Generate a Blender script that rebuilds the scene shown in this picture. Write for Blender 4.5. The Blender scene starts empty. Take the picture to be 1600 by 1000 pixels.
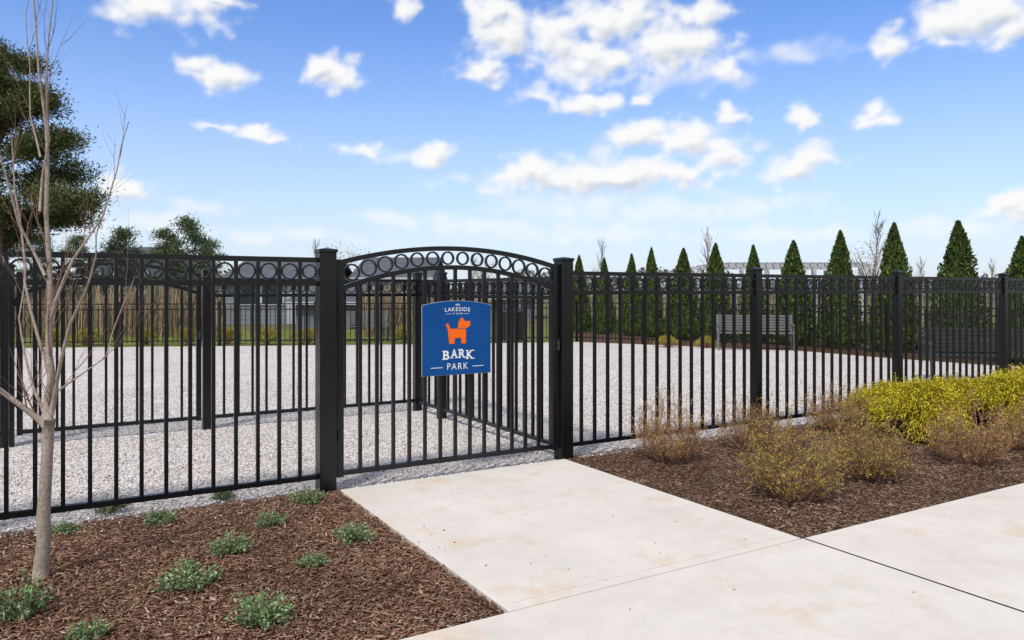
import bpy, math, random
import numpy as np
from mathutils import Vector, Matrix
rad=math.radians
H=1.5; F=1187.0; HY=453.0
S=bpy.context.scene; COL=S.collection
def G(px,py):
    Z=H*F/(py-HY); return ((px-800)/F*Z, Z)
def XZ(px,Z): return (px-800)/F*Z
def ht(py,Z): return H-(py-HY)*Z/F
A=math.atan2(.5103,.86); U=Vector((math.cos(A),math.sin(A),0)); V=Vector((-math.sin(A),math.cos(A),0))
P0=Vector((-1.372,5.617,0))
def ST(s,t,z=0): return P0+U*s+V*t+Vector((0,0,z))

# ---------------------------------------------------------------- materials
def newmat(name,rough=.8,spec=.3):
    m=bpy.data.materials.new(name); m.use_nodes=True
    b=m.node_tree.nodes['Principled BSDF']; b.inputs['Roughness'].default_value=rough
    b.inputs['Specular IOR Level'].default_value=spec
    return m,m.node_tree,b
def ramp(nt,fac,stops,interp='LINEAR'):
    r=nt.nodes.new('ShaderNodeValToRGB'); r.color_ramp.interpolation=interp
    e=r.color_ramp.elements
    while len(e)<len(stops): e.new(.5)
    for i,(p,c) in enumerate(stops):
        e[i].position=p; e[i].color=(*c,1)
    nt.links.new(fac,r.inputs[0]); return r.outputs[0]
def noise(nt,scale,detail=4,rough=.55,vec=None):
    n=nt.nodes.new('ShaderNodeTexNoise'); n.inputs['Scale'].default_value=scale
    n.inputs['Detail'].default_value=detail; n.inputs['Roughness'].default_value=rough
    if vec is None:
        g=nt.nodes.new('ShaderNodeNewGeometry'); vec=g.outputs['Position']
    nt.links.new(vec,n.inputs['Vector']); return n.outputs['Fac']
def mix(nt,fac,a,b,mode='MIX'):
    m=nt.nodes.new('ShaderNodeMix'); m.data_type='RGBA'; m.blend_type=mode
    for i,x in ((0,fac),(6,a),(7,b)):
        if isinstance(x,(int,float)): m.inputs[i].default_value=x
        elif isinstance(x,tuple): m.inputs[i].default_value=(*x,1)
        else: nt.links.new(x,m.inputs[i])
    return m.outputs[2]
def bump(nt,b,h,strength,dist=.01,prev=None):
    n=nt.nodes.new('ShaderNodeBump'); n.inputs['Strength'].default_value=strength; n.inputs['Distance'].default_value=dist
    nt.links.new(h,n.inputs['Height'])
    if prev: nt.links.new(prev,n.inputs['Normal'])
    nt.links.new(n.outputs[0],b.inputs['Normal']); return n.outputs[0]
def island(name,stops,rough=.8,spec=.2,nscale=None):
    m,nt,b=newmat(name,rough,spec)
    g=nt.nodes.new('ShaderNodeNewGeometry')
    c=ramp(nt,g.outputs['Random Per Island'],stops)
    if nscale:
        n=noise(nt,nscale,2); k=ramp(nt,n,[(.35,(.72,.72,.72)),(.65,(1.15,1.15,1.15))])
        c=mix(nt,1.0,c,k,'MULTIPLY')
    nt.links.new(c,b.inputs['Base Color']); return m
def flat(name,col,rough=.7,spec=.3,var=.15,ns=3.0,bs=0,bscale=200):
    m,nt,b=newmat(name,rough,spec)
    n=noise(nt,ns,5)
    lo=tuple(max(0,x*(1-var)) for x in col); hi=tuple(min(1,x*(1+var)) for x in col)
    nt.links.new(ramp(nt,n,[(.3,lo),(.7,hi)]),b.inputs['Base Color'])
    if bs: bump(nt,b,noise(nt,bscale,2),bs,.003)
    return m
M={}
M['black']=flat('black_powder_coat',(.0045,.0048,.0058),.27,.4,.3,4,.05,260)
M['greymetal']=flat('grey_bench_metal',(.14,.14,.138),.5,.4,.15,5)
M['dark']=flat('dark_bench_metal',(.035,.036,.038),.45,.5,.2,5)
M['silver']=flat('brushed_steel',(.35,.36,.37),.35,.5,.1,5)
M['blue']=flat('blue_sign_paint',(.002,.068,.255),.5,.2,.06,3)
M['orange']=flat('orange_paint',(.92,.15,.008),.5,.2,.04,3)
M['white']=flat('white_paint',(.82,.82,.80),.5,.3,.03,3)
M['offwhite']=flat('weathered_white_paint',(.46,.47,.49),.6,.3,.05,3)
M['roof']=flat('grey_shingle',(.10,.105,.115),.85,.2,.25,2.5)
M['siding']=flat('blue_grey_siding',(.15,.175,.21),.8,.2,.08,2)
M['siding2']=flat('light_grey_siding',(.22,.24,.26),.8,.2,.08,2)
M['glass']=flat('window_glass',(.03,.04,.05),.08,.6,.1,2)
m,nt,b=newmat('pale_concrete',.88,.2)
n1=noise(nt,1.3,6,.6); c=ramp(nt,n1,[(.3,(.665,.605,.52)),(.7,(.755,.70,.615))])
n2=noise(nt,2.1,7,.7); st=ramp(nt,n2,[(.54,(0,0,0)),(.74,(1,1,1))])
c=mix(nt,st,c,(.67,.50,.32))
n4=noise(nt,6,6,.75); c=mix(nt,1.0,c,ramp(nt,n4,[(.3,(.93,.93,.93)),(.7,(1.04,1.04,1.04))]),'MULTIPLY')
n3=noise(nt,420,2,.6); c=mix(nt,1.0,c,ramp(nt,n3,[(.3,(.84,.84,.84)),(.7,(1.08,1.08,1.08))]),'MULTIPLY')
nt.links.new(c,b.inputs['Base Color']); bp=bump(nt,b,n3,.22,.002); bump(nt,b,noise(nt,40,5),.12,.004,bp); M['concrete']=m
m,nt,b=newmat('mulch_bed',.95,.1)
n=noise(nt,75,5,.7); nt.links.new(ramp(nt,n,[(.3,(.04,.024,.015)),(.5,(.13,.075,.045)),(.72,(.28,.175,.11))]),b.inputs['Base Color'])
bump(nt,b,n,1,.03); M['mulch']=m
M['chips']=island('mulch_chips',[(0,(.11,.055,.033)),(.35,(.23,.125,.077)),(.75,(.36,.21,.135)),(.95,(.47,.31,.21)),(1,(.60,.45,.33))],.85,.08,1.2)
M['chips_dark']=island('mulch_chips_dark',[(0,(.095,.052,.034)),(.4,(.20,.115,.073)),(.75,(.31,.19,.125)),(.95,(.42,.29,.20)),(1,(.54,.41,.31))],.85,.08,1.2)
m,nt,b=newmat('gravel_ground',.9,.2)
g=nt.nodes.new('ShaderNodeNewGeometry')
def vor(sc,feat='F1'):
    v=nt.nodes.new('ShaderNodeTexVoronoi'); v.feature=feat; v.inputs['Scale'].default_value=sc
    nt.links.new(g.outputs['Position'],v.inputs['Vector']); return v
v=vor(55); sx=nt.nodes.new('ShaderNodeSeparateColor'); nt.links.new(v.outputs['Color'],sx.inputs[0])
c=ramp(nt,sx.outputs[0],[(0,(.30,.265,.24)),(.16,(.52,.47,.43)),(.42,(.70,.65,.60)),(.75,(.84,.79,.745)),(1,(.90,.86,.82))])
dk=ramp(nt,v.outputs['Distance'],[(.35,(1,1,1)),(.8,(.56,.52,.48))])
c=mix(nt,1.0,c,dk,'MULTIPLY')
big=noise(nt,.7,5,.6); c=mix(nt,1.0,c,ramp(nt,big,[(.3,(.92,.91,.90)),(.7,(1.08,1.07,1.07))]),'MULTIPLY')
nt.links.new(c,b.inputs['Base Color'])
iv=nt.nodes.new('ShaderNodeMath'); iv.operation='SUBTRACT'; iv.inputs[0].default_value=1; nt.links.new(v.outputs['Distance'],iv.inputs[1])
bump(nt,b,iv.outputs[0],.5,.010); M['gravel']=m
M['stones']=island('gravel_stones',[(0,(.24,.21,.19)),(.14,(.46,.41,.37)),(.35,(.65,.60,.555)),(.7,(.82,.775,.73)),(1,(.90,.87,.83))],.8,.25)
def ground(name,stops,sc=1.5,sc2=60):
    m,nt,b=newmat(name,.95,.1)
    n=noise(nt,sc,8,.7); c=ramp(nt,n,stops)
    n2=noise(nt,sc2,3,.7); c=mix(nt,1.0,c,ramp(nt,n2,[(.3,(.6,.6,.6)),(.7,(1.3,1.3,1.3))]),'MULTIPLY')
    nt.links.new(c,b.inputs['Base Color']); bump(nt,b,n2,.6,.03); return m
M['field']=ground('field_grass',[(.3,(.10,.10,.045)),(.55,(.17,.145,.07)),(.7,(.24,.20,.11))],.12,20)
M['lawn']=ground('green_lawn',[(.3,(.11,.14,.03)),(.7,(.22,.24,.06))],.8,40)
m,nt,b=newmat('pale_sapling_bark',.85,.2)
n=noise(nt,60,6,.7); nt.links.new(ramp(nt,n,[(.3,(.20,.155,.12)),(.55,(.37,.305,.245)),(.75,(.50,.435,.365))]),b.inputs['Base Color']); bump(nt,b,n,.6,.006); M['bark']=m
M['twig']=flat('reddish_twig',(.22,.13,.10),.8,.2,.3,20)
M['pinebark']=flat('pine_bark',(.17,.12,.085),.9,.1,.35,5,.5,30)
M['greytwig']=flat('grey_twig',(.20,.17,.15),.9,.1,.25,5)
M['shrubtwig']=island('shrub_twigs',[(0,(.13,.055,.032)),(.5,(.26,.135,.08)),(1,(.38,.23,.15))],.85,.1)
M['arbor']=island('arborvitae_green',[(0,(.018,.036,.010)),(.5,(.050,.084,.018)),(.85,(.10,.14,.03)),(1,(.14,.18,.04))],.8,.15)
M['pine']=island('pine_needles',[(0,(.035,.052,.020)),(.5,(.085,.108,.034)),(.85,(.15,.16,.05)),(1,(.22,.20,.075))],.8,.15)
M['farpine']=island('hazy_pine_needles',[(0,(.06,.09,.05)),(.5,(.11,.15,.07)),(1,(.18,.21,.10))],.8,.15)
M['gold']=island('golden_thread_foliage',[(0,(.17,.16,.012)),(.3,(.42,.36,.02)),(.7,(.66,.54,.03)),(1,(.84,.70,.07))],.75,.2)
M['golddim']=island('dim_golden_foliage',[(0,(.14,.15,.02)),(.5,(.38,.32,.05)),(1,(.60,.50,.10))],.8,.1)
M['mint']=island('catmint_leaves',[(0,(.08,.14,.05)),(.5,(.18,.27,.11)),(1,(.34,.43,.22))],.8,.15)
M['bud']=island('spring_leaf_buds',[(0,(.36,.13,.05)),(.35,(.36,.23,.06)),(.7,(.25,.29,.05)),(1,(.44,.43,.10))],.8,.15)
M['budred']=island('rusty_leaf_buds',[(0,(.36,.10,.05)),(.4,(.38,.18,.08)),(.65,(.26,.27,.07)),(1,(.40,.39,.12))],.8,.15)
M['reed']=island('dry_reeds',[(0,(.12,.085,.05)),(.5,(.24,.18,.11)),(1,(.40,.32,.21))],.9,.1)
M['blossom']=island('white_blossom',[(0,(.30,.27,.22)),(1,(.62,.58,.52))],.9,.1)
M['wood']=island('far_woods',[(0,(.15,.16,.15)),(.5,(.21,.21,.20)),(1,(.28,.28,.25))],.9,.1)

# ---------------------------------------------------------------- helpers
class MB:
    def __init__(s): s.v=[]; s.f=[]
    def box(s,cx,cy,cz,sx,sy,sz,M4=None):
        o=len(s.v)
        for a in (-.5,.5):
            for b_ in (-.5,.5):
                for c_ in (-.5,.5):
                    p=Vector((cx+a*sx,cy+b_*sy,cz+c_*sz))
                    s.v.append(M4@p if M4 else p)
        for q in ((0,1,3,2),(4,6,7,5),(0,4,5,1),(2,3,7,6),(0,2,6,4),(1,5,7,3)): s.f.append(tuple(o+i for i in q))
        return s
    def tube(s,pts,rd,n=6):
        pts=[Vector(p) for p in pts]; o=len(s.v); k=len(pts)
        for i,p in enumerate(pts):
            d=(pts[min(i+1,k-1)]-pts[max(i-1,0)]).normalized()
            a=d.cross(Vector((.37,.91,.13))).normalized(); b_=d.cross(a)
            for j in range(n):
                t=2*math.pi*j/n; s.v.append(p+(a*math.cos(t)+b_*math.sin(t))*rd[i])
        for i in range(k-1):
            for j in range(n):
                j2=(j+1)%n; s.f.append((o+i*n+j,o+i*n+j2,o+(i+1)*n+j2,o+(i+1)*n+j))
        s.f.append(tuple(o+j for j in range(n))); s.f.append(tuple(o+(k-1)*n+j for j in reversed(range(n))))
        return s
    def prism(s,outline,y0,y1):
        o=len(s.v); n=len(outline)
        for y in (y0,y1):
            for x,z in outline: s.v.append(Vector((x,y,z)))
        s.f.append(tuple(o+i for i in range(n))); s.f.append(tuple(o+n+i for i in reversed(range(n))))
        for i in range(n):
            j=(i+1)%n; s.f.append((o+i,o+n+i,o+n+j,o+j))
        return s
    def mesh(s,name,mat,smooth=False):
        me=bpy.data.meshes.new(name); me.from_pydata([tuple(p) for p in s.v],[],s.f); me.update()
        if mat: me.materials.append(mat)
        if smooth: me.polygons.foreach_set('use_smooth',[True]*len(me.polygons))
        return me
def npmesh(name,Vt,Fc,mat):
    me=bpy.data.meshes.new(name); n=len(Vt); k=Fc.shape[1]; nf=len(Fc)
    me.vertices.add(n); me.vertices.foreach_set('co',np.asarray(Vt,dtype=np.float32).ravel())
    me.loops.add(nf*k); me.loops.foreach_set('vertex_index',Fc.astype(np.int32).ravel())
    me.polygons.add(nf); me.polygons.foreach_set('loop_start',np.arange(0,nf*k,k,dtype=np.int32))
    me.update(calc_edges=True); me.materials.append(mat); return me
def put(name,me,parent=None,loc=(0,0,0),rz=0,bevel=0):
    o=bpy.data.objects.new(name,me); COL.objects.link(o); o.parent=parent; o.location=loc; o.rotation_euler=(0,0,rz)
    if bevel:
        b_=o.modifiers.new('b','BEVEL'); b_.width=bevel; b_.segments=2; b_.limit_method='ANGLE'
    return o
def tag(o,label,cat,group=None,kind=None):
    o['label']=label; o['category']=cat
    if group: o['group']=group
    if kind: o['kind']=kind
    return o
def thing(name,label,cat,loc=(0,0,0),rz=0,group=None):
    return tag(put(name,None,None,loc,rz),label,cat,group)
def unit(a): return a/(np.linalg.norm(a,axis=1,keepdims=True)+1e-9)
def leaves(C,L,W,rng,axis=None,spread=1.0):
    n=len(C); d=rng.normal(size=(n,3))
    if axis is not None: d=unit(axis)+spread*d*.6
    d=unit(d); w=unit(np.cross(d,rng.normal(size=(n,3))))
    l=(L*rng.uniform(.6,1.3,(n,1)))/2; ww=(W*rng.uniform(.6,1.3,(n,1)))/2
    Vt=np.stack([C-d*l,C+w*ww,C+d*l,C-w*ww],1).reshape(-1,3)
    return Vt,np.arange(4*n).reshape(n,4)
def join(parts):
    Vs=[];Fs=[];o=0
    for v,f in parts: Vs.append(v);Fs.append(f+o);o+=len(v)
    return np.concatenate(Vs),np.concatenate(Fs)

# ---------------------------------------------------------------- world, sun, camera
SUN_EL=52; SUN_AZ=205
w=bpy.data.worlds.new("World"); S.world=w; w.use_nodes=True; nt=w.node_tree
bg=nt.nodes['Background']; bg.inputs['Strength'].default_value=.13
sky=nt.nodes.new('ShaderNodeTexSky'); sky.sky_type='NISHITA'; sky.sun_disc=False
sky.sun_elevation=rad(SUN_EL); sky.sun_rotation=rad(SUN_AZ); sky.air_density=1.0; sky.dust_density=.6; sky.ozone_density=2.0
tc=nt.nodes.new('ShaderNodeTexCoord'); sp=nt.nodes.new('ShaderNodeSeparateXYZ'); nt.links.new(tc.outputs['Generated'],sp.inputs[0])
def mth(op,a,b=None,c=None,clamp=False):
    n=nt.nodes.new('ShaderNodeMath'); n.operation=op; n.use_clamp=clamp
    for i,x in enumerate((a,b,c)):
        if x is None: continue
        if isinstance(x,(int,float)): n.inputs[i].default_value=x
        else: nt.links.new(x,n.inputs[i])
    return n.outputs[0]
el=mth('ARCSINE',sp.outputs[2])
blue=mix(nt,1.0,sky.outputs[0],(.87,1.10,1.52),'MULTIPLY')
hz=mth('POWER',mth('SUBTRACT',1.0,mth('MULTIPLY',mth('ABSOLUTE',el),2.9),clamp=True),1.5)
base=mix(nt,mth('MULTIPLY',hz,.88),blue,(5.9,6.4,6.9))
cl=noise(nt,2.2,4,.6,tc.outputs['Generated']); fill_cover=mth('MULTIPLY',mth('SUBTRACT',cl,.38),4.5,clamp=True)
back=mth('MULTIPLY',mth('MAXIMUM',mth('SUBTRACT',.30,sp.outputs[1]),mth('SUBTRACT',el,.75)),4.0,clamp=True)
base=mix(nt,mth('MULTIPLY',mth('MULTIPLY',fill_cover,back),.9),base,(7.3,7.0,6.6))  # bright cloud white added behind the camera and overhead as fill, lifting shadows
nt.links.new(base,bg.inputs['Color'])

sl=bpy.data.lights.new('sun','SUN'); sl.energy=3.0; sl.angle=rad(7); sl.color=(1,.95,.87)
so=bpy.data.objects.new('sun',sl); COL.objects.link(so)
sd=Vector((math.sin(rad(SUN_AZ))*math.cos(rad(SUN_EL)),math.cos(rad(SUN_AZ))*math.cos(rad(SUN_EL)),math.sin(rad(SUN_EL))))
so.rotation_euler=sd.to_track_quat('Z','Y').to_euler()
cam=bpy.data.cameras.new('camera'); co=bpy.data.objects.new('camera',cam); COL.objects.link(co)
co.location=(0,0,H); co.rotation_euler=(rad(90),0,0); cam.sensor_width=36; cam.lens=F/1600*36; cam.shift_y=-47/1600; cam.clip_end=4000
S.camera=co; S.view_settings.view_transform='Standard'; S.view_settings.look='None'; S.view_settings.exposure=0

# ---------------------------------------------------------------- clouds : a far shell of cloud patches
strong=[(235,15,75,38),(305,28,52,40),(345,0,44,18),(305,98,34,18),(342,122,44,24),(512,105,24,22),(534,128,28,28),(637,12,22,28),
(350,203,36,9),(420,213,42,11),(567,238,32,15),(678,244,28,15),(205,300,40,24),
(765,20,36,36),(800,62,62,46),(768,118,48,24),(870,50,60,46),(960,40,100,50),(930,100,82,38),(1040,70,88,50),(1120,108,30,28),(1080,25,55,26),
(850,155,46,20),(915,165,44,18),(1010,155,14,10),(1150,181,20,12),(1250,184,28,18),(1268,198,24,12),(1370,178,34,18),(1388,192,30,14),
(1378,72,34,22),(1480,30,60,36),(1540,18,70,42),(1590,40,60,26),(1470,70,34,18),
(1000,215,54,24),(1080,225,74,28),(1130,245,48,18),(850,278,86,24),(950,272,103,32),(1050,275,82,22),
(1235,272,60,24),(1275,255,42,28),(1560,335,78,20),(1600,315,56,22)]
faint=[(310,325,60,13),(900,318,140,20),(1050,332,150,26),(780,358,120,15),(930,372,170,13),(1240,84,70,16),(120,352,100,22),(255,345,60,14),(1220,368,140,12),(1480,360,150,18),(720,280,60,9),(640,240,40,9),(1085,125,80,18),(430,372,140,12),(1180,320,90,16),(640,345,90,10),(1000,330,90,16)]
def vnoise(x,y,seed):
    tb=np.random.default_rng(seed).uniform(0,1,(256,256)).astype(np.float32)
    xi=np.floor(x).astype(int); yi=np.floor(y).astype(int); fx=x-xi; fy=y-yi; fx=fx*fx*fx*(fx*(fx*6-15)+10); fy=fy*fy*fy*(fy*(fy*6-15)+10)
    a=tb[xi&255,yi&255]; b_=tb[(xi+1)&255,yi&255]; c_=tb[xi&255,(yi+1)&255]; d_=tb[(xi+1)&255,(yi+1)&255]
    return (a*(1-fx)+b_*fx)*(1-fy)+(c_*(1-fx)+d_*fx)*fy
def fbm(x,y,sc,octv,gain,seed):
    s=0;amp=1;t=0
    for o in range(octv):
        c_,s_=math.cos(o*1.1),math.sin(o*1.1)
        s=s+amp*vnoise((x*c_-y*s_)*sc+17*o,(x*s_+y*c_)*sc+5*o,seed+o); t+=amp; amp*=gain; sc*=2.03
    return s/t
NA,NE=1750,560
AZ,EL=np.meshgrid(np.linspace(-1.15,1.15,NA),np.linspace(.012,.72,NE),indexing='ij')
ys=EL*1.4
wx=fbm(AZ,ys,30,5,.5,100)-.5; wy=fbm(AZ,ys,30,5,.5,200)-.5
qa=AZ+wx*.045; qe=EL+wy*.032
def fieldof(lst):
    m_=np.full(AZ.shape,-9.0)
    for (px,py,rx,ry) in lst:
        a=math.atan((px-800)/F); ca=math.cos(a); e=math.atan((HY-py)/F*ca)
        rx_=rx/F*ca*ca*1.28; ry_=ry/F*ca*math.cos(e)**2*1.28
        dy=(qe-e)/ry_; dy=np.where(dy<0,dy*1.25,dy*.95)
        m_=np.maximum(m_,1-np.sqrt(((qa-a)/rx_)**2+dy*dy))
    return m_
def blur(a,k):
    for ax in (0,1):
        for _ in range(2):
            s=a.copy()
            for i in range(1,k+1): s+=np.roll(a,i,ax)+np.roll(a,-i,ax)
            a=s/(2*k+1)
    return a
f1=fbm(AZ,ys,44,7,.52,300)-.5
f2=fbm(AZ,ys,20,3,.5,600)-.5
gen=fbm(AZ,ys,5,8,.54,400); off=np.clip(np.maximum(np.abs(AZ)-.66,EL-.43)*14,0,1)
mb0=fieldof(strong)
ms=mb0+f1*1.15+f2*.4; ms=np.maximum(ms,(gen-.55)*9*off-(1-off)*3)
mf=fieldof(faint)+f1*1.5
def sst(x,a,b_):
    t=np.clip((x-a)/(b_-a),0,1); return t*t*(3-2*t)
D=sst(ms,-.12,.72); Df=sst(mf,-.2,1.0)*.62
D=.6*D+.4*blur(D,2); Df=blur(Df,2)
dens=1-(1-D*.99)*(1-Df)
above=np.zeros_like(D)
for k in range(1,24): above+=np.concatenate([D[:,k:],np.zeros((NA,k))],1)
above/=23
thick=sst(ms,-.1,1.5); r2=thick-np.roll(np.roll(thick,-4,1),3,0); r3=thick-np.roll(np.roll(thick,-10,1),6,0)
shade=np.clip(1.06-.46*above**1.4*sst(ms,.1,.9)+r2*1.1+r3*.7,0,1)
shade=blur(shade,1)
lo=np.array([.60,.655,.735]); hi=np.array([.97,.97,.97])
C3=lo+(hi-lo)*shade[...,None]
RR=1800.0
P3=np.stack([np.sin(AZ)*np.cos(EL)*RR,np.cos(AZ)*np.cos(EL)*RR,np.sin(EL)*RR+H],-1).reshape(-1,3)
idx=np.arange(NA*NE).reshape(NA,NE)
q=np.stack([idx[:-1,:-1],idx[:-1,1:],idx[1:,1:],idx[1:,:-1]],-1).reshape(-1,4)
dn=dens.ravel(); keep=dn[q].max(1)>.004; q=q[keep]
used=np.unique(q); remap=-np.ones(NA*NE,dtype=np.int64); remap[used]=np.arange(len(used)); q=remap[q]
cm=bpy.data.materials.new('cloud_vapour'); cm.use_nodes=True; cn=cm.node_tree; cn.nodes.clear()
at=cn.nodes.new('ShaderNodeAttribute'); at.attribute_name='cloud'; em=cn.nodes.new('ShaderNodeEmission'); tp=cn.nodes.new('ShaderNodeBsdfTransparent'); mx=cn.nodes.new('ShaderNodeMixShader'); ou=cn.nodes.new('ShaderNodeOutputMaterial')
cn.links.new(at.outputs['Color'],em.inputs[0]); cn.links.new(at.outputs['Alpha'],mx.inputs[0]); cn.links.new(tp.outputs[0],mx.inputs[1]); cn.links.new(em.outputs[0],mx.inputs[2]); cn.links.new(mx.outputs[0],ou.inputs[0])
cm.cycles.emission_sampling='NONE'
me=npmesh('sky_clouds',P3[used],q,cm)
ca_=me.color_attributes.new('cloud','FLOAT_COLOR','POINT')
ca_.data.foreach_set('color',np.concatenate([C3.reshape(-1,3)[used],dn[used][:,None]],1).astype(np.float32).ravel())
tag(put('sky_clouds',me),'scattered white fair weather clouds across the blue sky','clouds',kind='structure')

# ---------------------------------------------------------------- setting
def sheet(name,pts,z,mat,label,cat):
    me=bpy.data.meshes.new(name); me.from_pydata([(p[0],p[1],z) for p in pts],[],[tuple(range(len(pts)))]); me.update(); me.materials.append(mat)
    n=me.polygons[0].normal.z
    if n<0: me.flip_normals()
    return tag(put(name,me),label,cat,kind='structure')
sheet('ground',[(-1500,-300),(1500,-300),(1500,2500),(-1500,2500)],-.04,M['field'],'flat grassy ground running out to the horizon','ground')
pt=lambda s,t:tuple(ST(s,t)[:2])
GR=[pt(-13,0),pt(13,0),(13.2,13.9),(9.6,15.0),(8.2,16.8),(6.95,18.9),(1.9,21.9),(-2.9,20.9),(-13,19.6),(-24,18.5)]
sheet('gravel_ground',GR,0,M['gravel'],'pale crushed stone floor of the dog run','gravel')
sheet('lawn',[(-34,17.5),(-13,18.8),(-2.9,20.4),(1.9,21.4),(6,24),(6,30),(-34,27)],-.02,M['lawn'],'strip of green lawn beyond the gravel','lawn')
sheet('mulch_border',[(1.9,21.5),(6.95,18.4),(8.2,16.4),(9.6,14.6),(20,12.6),(22,18),(12,22),(8,26),(2,27)],-.012,M['mulch'],'dark mulch strip under the row of evergreens','mulch')
sheet('mulch_bed',[pt(-13,-2.53),pt(.075,-2.53),pt(.075,0),pt(-13,0)],.002,M['mulch'],'reddish brown mulch bed left of the concrete path','mulch')
sheet('mulch_bed',[pt(2.09,-2.53),pt(14,-2.53),pt(14,0),pt(2.09,0)],.002,M['mulch'],'dark brown mulch bed right of the concrete path','mulch')
def slab(s0,s1,t0,t1,name,label):
    mb=MB(); mb.box((s0+s1)/2,(t0+t1)/2,-.01,s1-s0,t1-t0,.08)
    o=put(name,mb.mesh(name,M['concrete']),None,P0,A,bevel=.005); return tag(o,label,'pavement',kind='structure')
slab(.08,2.085,-2.53,-.075,'path','pale concrete path slab leading to the gate')
slab(-6.0,2.09,-4.45,-2.540,'pavement','pale concrete pavement slab in the foreground')
slab(2.106,5.6,-4.45,-2.540,'pavement','pale concrete pavement slab at the right edge beyond the dark joint')
gm=flat('groove_dirt',(.50,.44,.36),.95,.1,.2,30)
def groove(s0,s1,t0,t1,label):
    mb=MB(); mb.box((s0+s1)/2,(t0+t1)/2,.0295,abs(s1-s0),abs(t1-t0),.002)
    o=put('path_groove',mb.mesh('g',gm),None,P0,A); tag(o,label,'groove',kind='structure')
groove(.12,2.045,-2.462,-2.459,'faint tooled line along the front of the path slab')
jd=flat('joint_filler',(.03,.027,.024),.95,.1)
mb=MB(); mb.box(2.098,-3.5,.014,.0155,1.9,.03); tag(put('pavement_joint',mb.mesh('j',jd),None,P0,A),'dark expansion joint between the two pavement slabs','joint',kind='structure')
mb=MB(); mb.box(-2.0,-2.535,.008,8.1,.0095,.03); tag(put('pavement_joint',mb.mesh('j',flat('joint_dirt',(.20,.18,.155),.95,.1)),None,P0,A),'narrow joint between path slab and pavement','joint',kind='structure')

rng=np.random.default_rng(5)
def inbox(s0,s1,t0,t1,n,pw=1.0):
    s=rng.uniform(s0,s1,n); t=t0+(t1-t0)*rng.uniform(0,1,n)**pw
    X=P0.x+U.x*s+V.x*t; Y=P0.y+U.y*s+V.y*t; return X,Y
BOXV=np.array([[a,b,c] for a in (-.5,.5) for b in (-.5,.5) for c in (-.5,.5)])
BOXF=np.array([(0,1,3,2),(4,6,7,5),(0,4,5,1),(2,3,7,6),(0,2,6,4),(1,5,7,3)])
def chips(name,X,Y,mat,label,zs=.024,lmin=.010,lmax=.056):
    n=len(X); yaw=rng.uniform(0,2*np.pi,n); pit=rng.normal(0,.2,n)
    L=lmin+(lmax-lmin)*rng.uniform(0,1,n)**1.8; W=rng.uniform(.0025,.0095,n); T=rng.uniform(.0015,.0035,n)
    d=np.stack([np.cos(yaw)*np.cos(pit),np.sin(yaw)*np.cos(pit),np.sin(pit)],1)
    w=unit(np.stack([-np.sin(yaw),np.cos(yaw),rng.normal(0,.3,n)],1)); u=np.cross(d,w)
    C=np.stack([X,Y,.006+zs*rng.uniform(0,1,n)**1.4],1)
    k=BOXV[None]*np.array([1,1,1]); tap=np.where(BOXV[:,0]>0,rng.uniform(.2,1,(n,1)),1.0)
    Vt=C[:,None]+d[:,None]*(k[:,:,0:1]*L[:,None,None])+w[:,None]*(k[:,:,1:2]*W[:,None,None]*tap[:,:,None])+u[:,None]*(k[:,:,2:3]*T[:,None,None])
    Fc=(BOXF[None]+8*np.arange(n)[:,None,None]).reshape(-1,4)
    return tag(put(name,npmesh(name,Vt.reshape(-1,3),Fc,mat)),label,'wood chips',kind='stuff')
X,Y=inbox(-3.4,.07,-2.52,.03,64000); chips('wood_chips',X,Y,M['chips'],'shredded reddish wood chips covering the left bed')
X,Y=inbox(2.10,9.8,-2.52,.03,64000); chips('wood_chips',X,Y,M['chips_dark'],'shredded dark wood chips covering the right bed')
def stones(X,Y,smin,smax,zb=.0):
    n=len(X); base=np.array([[1,0,0],[-1,0,0],[0,1,0],[0,-1,0],[0,0,1],[0,0,-1]],float)
    f=np.array([(0,2,4),(2,1,4),(1,3,4),(3,0,4),(2,0,5),(1,2,5),(3,1,5),(0,3,5)])
    sz=smin+(smax-smin)*rng.uniform(0,1,n)**1.5
    sc=np.stack([sz,sz*rng.uniform(.6,1,n),sz*rng.uniform(.35,.8,n)],1)
    yaw=rng.uniform(0,6.28,n); v=base[None]*sc[:,None]*rng.uniform(.7,1.25,(n,6,1))+rng.normal(0,.2,(n,6,3))*sz[:,None,None]
    c,s=np.cos(yaw)[:,None],np.sin(yaw)[:,None]
    x=v[:,:,0]*c-v[:,:,1]*s; y=v[:,:,0]*s+v[:,:,1]*c
    Vt=np.stack([x+X[:,None],y+Y[:,None],v[:,:,2]+zb+(sz*.35)[:,None]],2).reshape(-1,3)
    return Vt,(f[None]+6*np.arange(n)[:,None,None]).reshape(-1,3)
X,Y=inbox(-4.5,10.5,-.02,7.5,130000,1.5)
Vt,Fc=stones(X,Y,.005,.013)
tag(put('gravel_stones',npmesh('gravel_stones',Vt,Fc,M['stones'])),'loose white and grey crushed stones inside the dog run','gravel',kind='stuff')
X1,Y1=inbox(-3,.0,-.35,0,200,.6); X2,Y2=inbox(2.3,8,-.25,0,160,.6); X3,Y3=inbox(2.2,3.6,-2.5,-1.6,18)
Vt,Fc=stones(np.concatenate([X1,X2,X3]),np.concatenate([Y1,Y2,Y3]),.005,.010,.025)
tag(put('stray_stones',npmesh('stray_stones',Vt,Fc,M['stones'])),'stray white stones scattered on the mulch by the fence','gravel',kind='stuff')
X,Y=inbox(.1,2.05,-2.5,-.1,45); X2,Y2=inbox(0,4,-4,-2.6,22)
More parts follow.
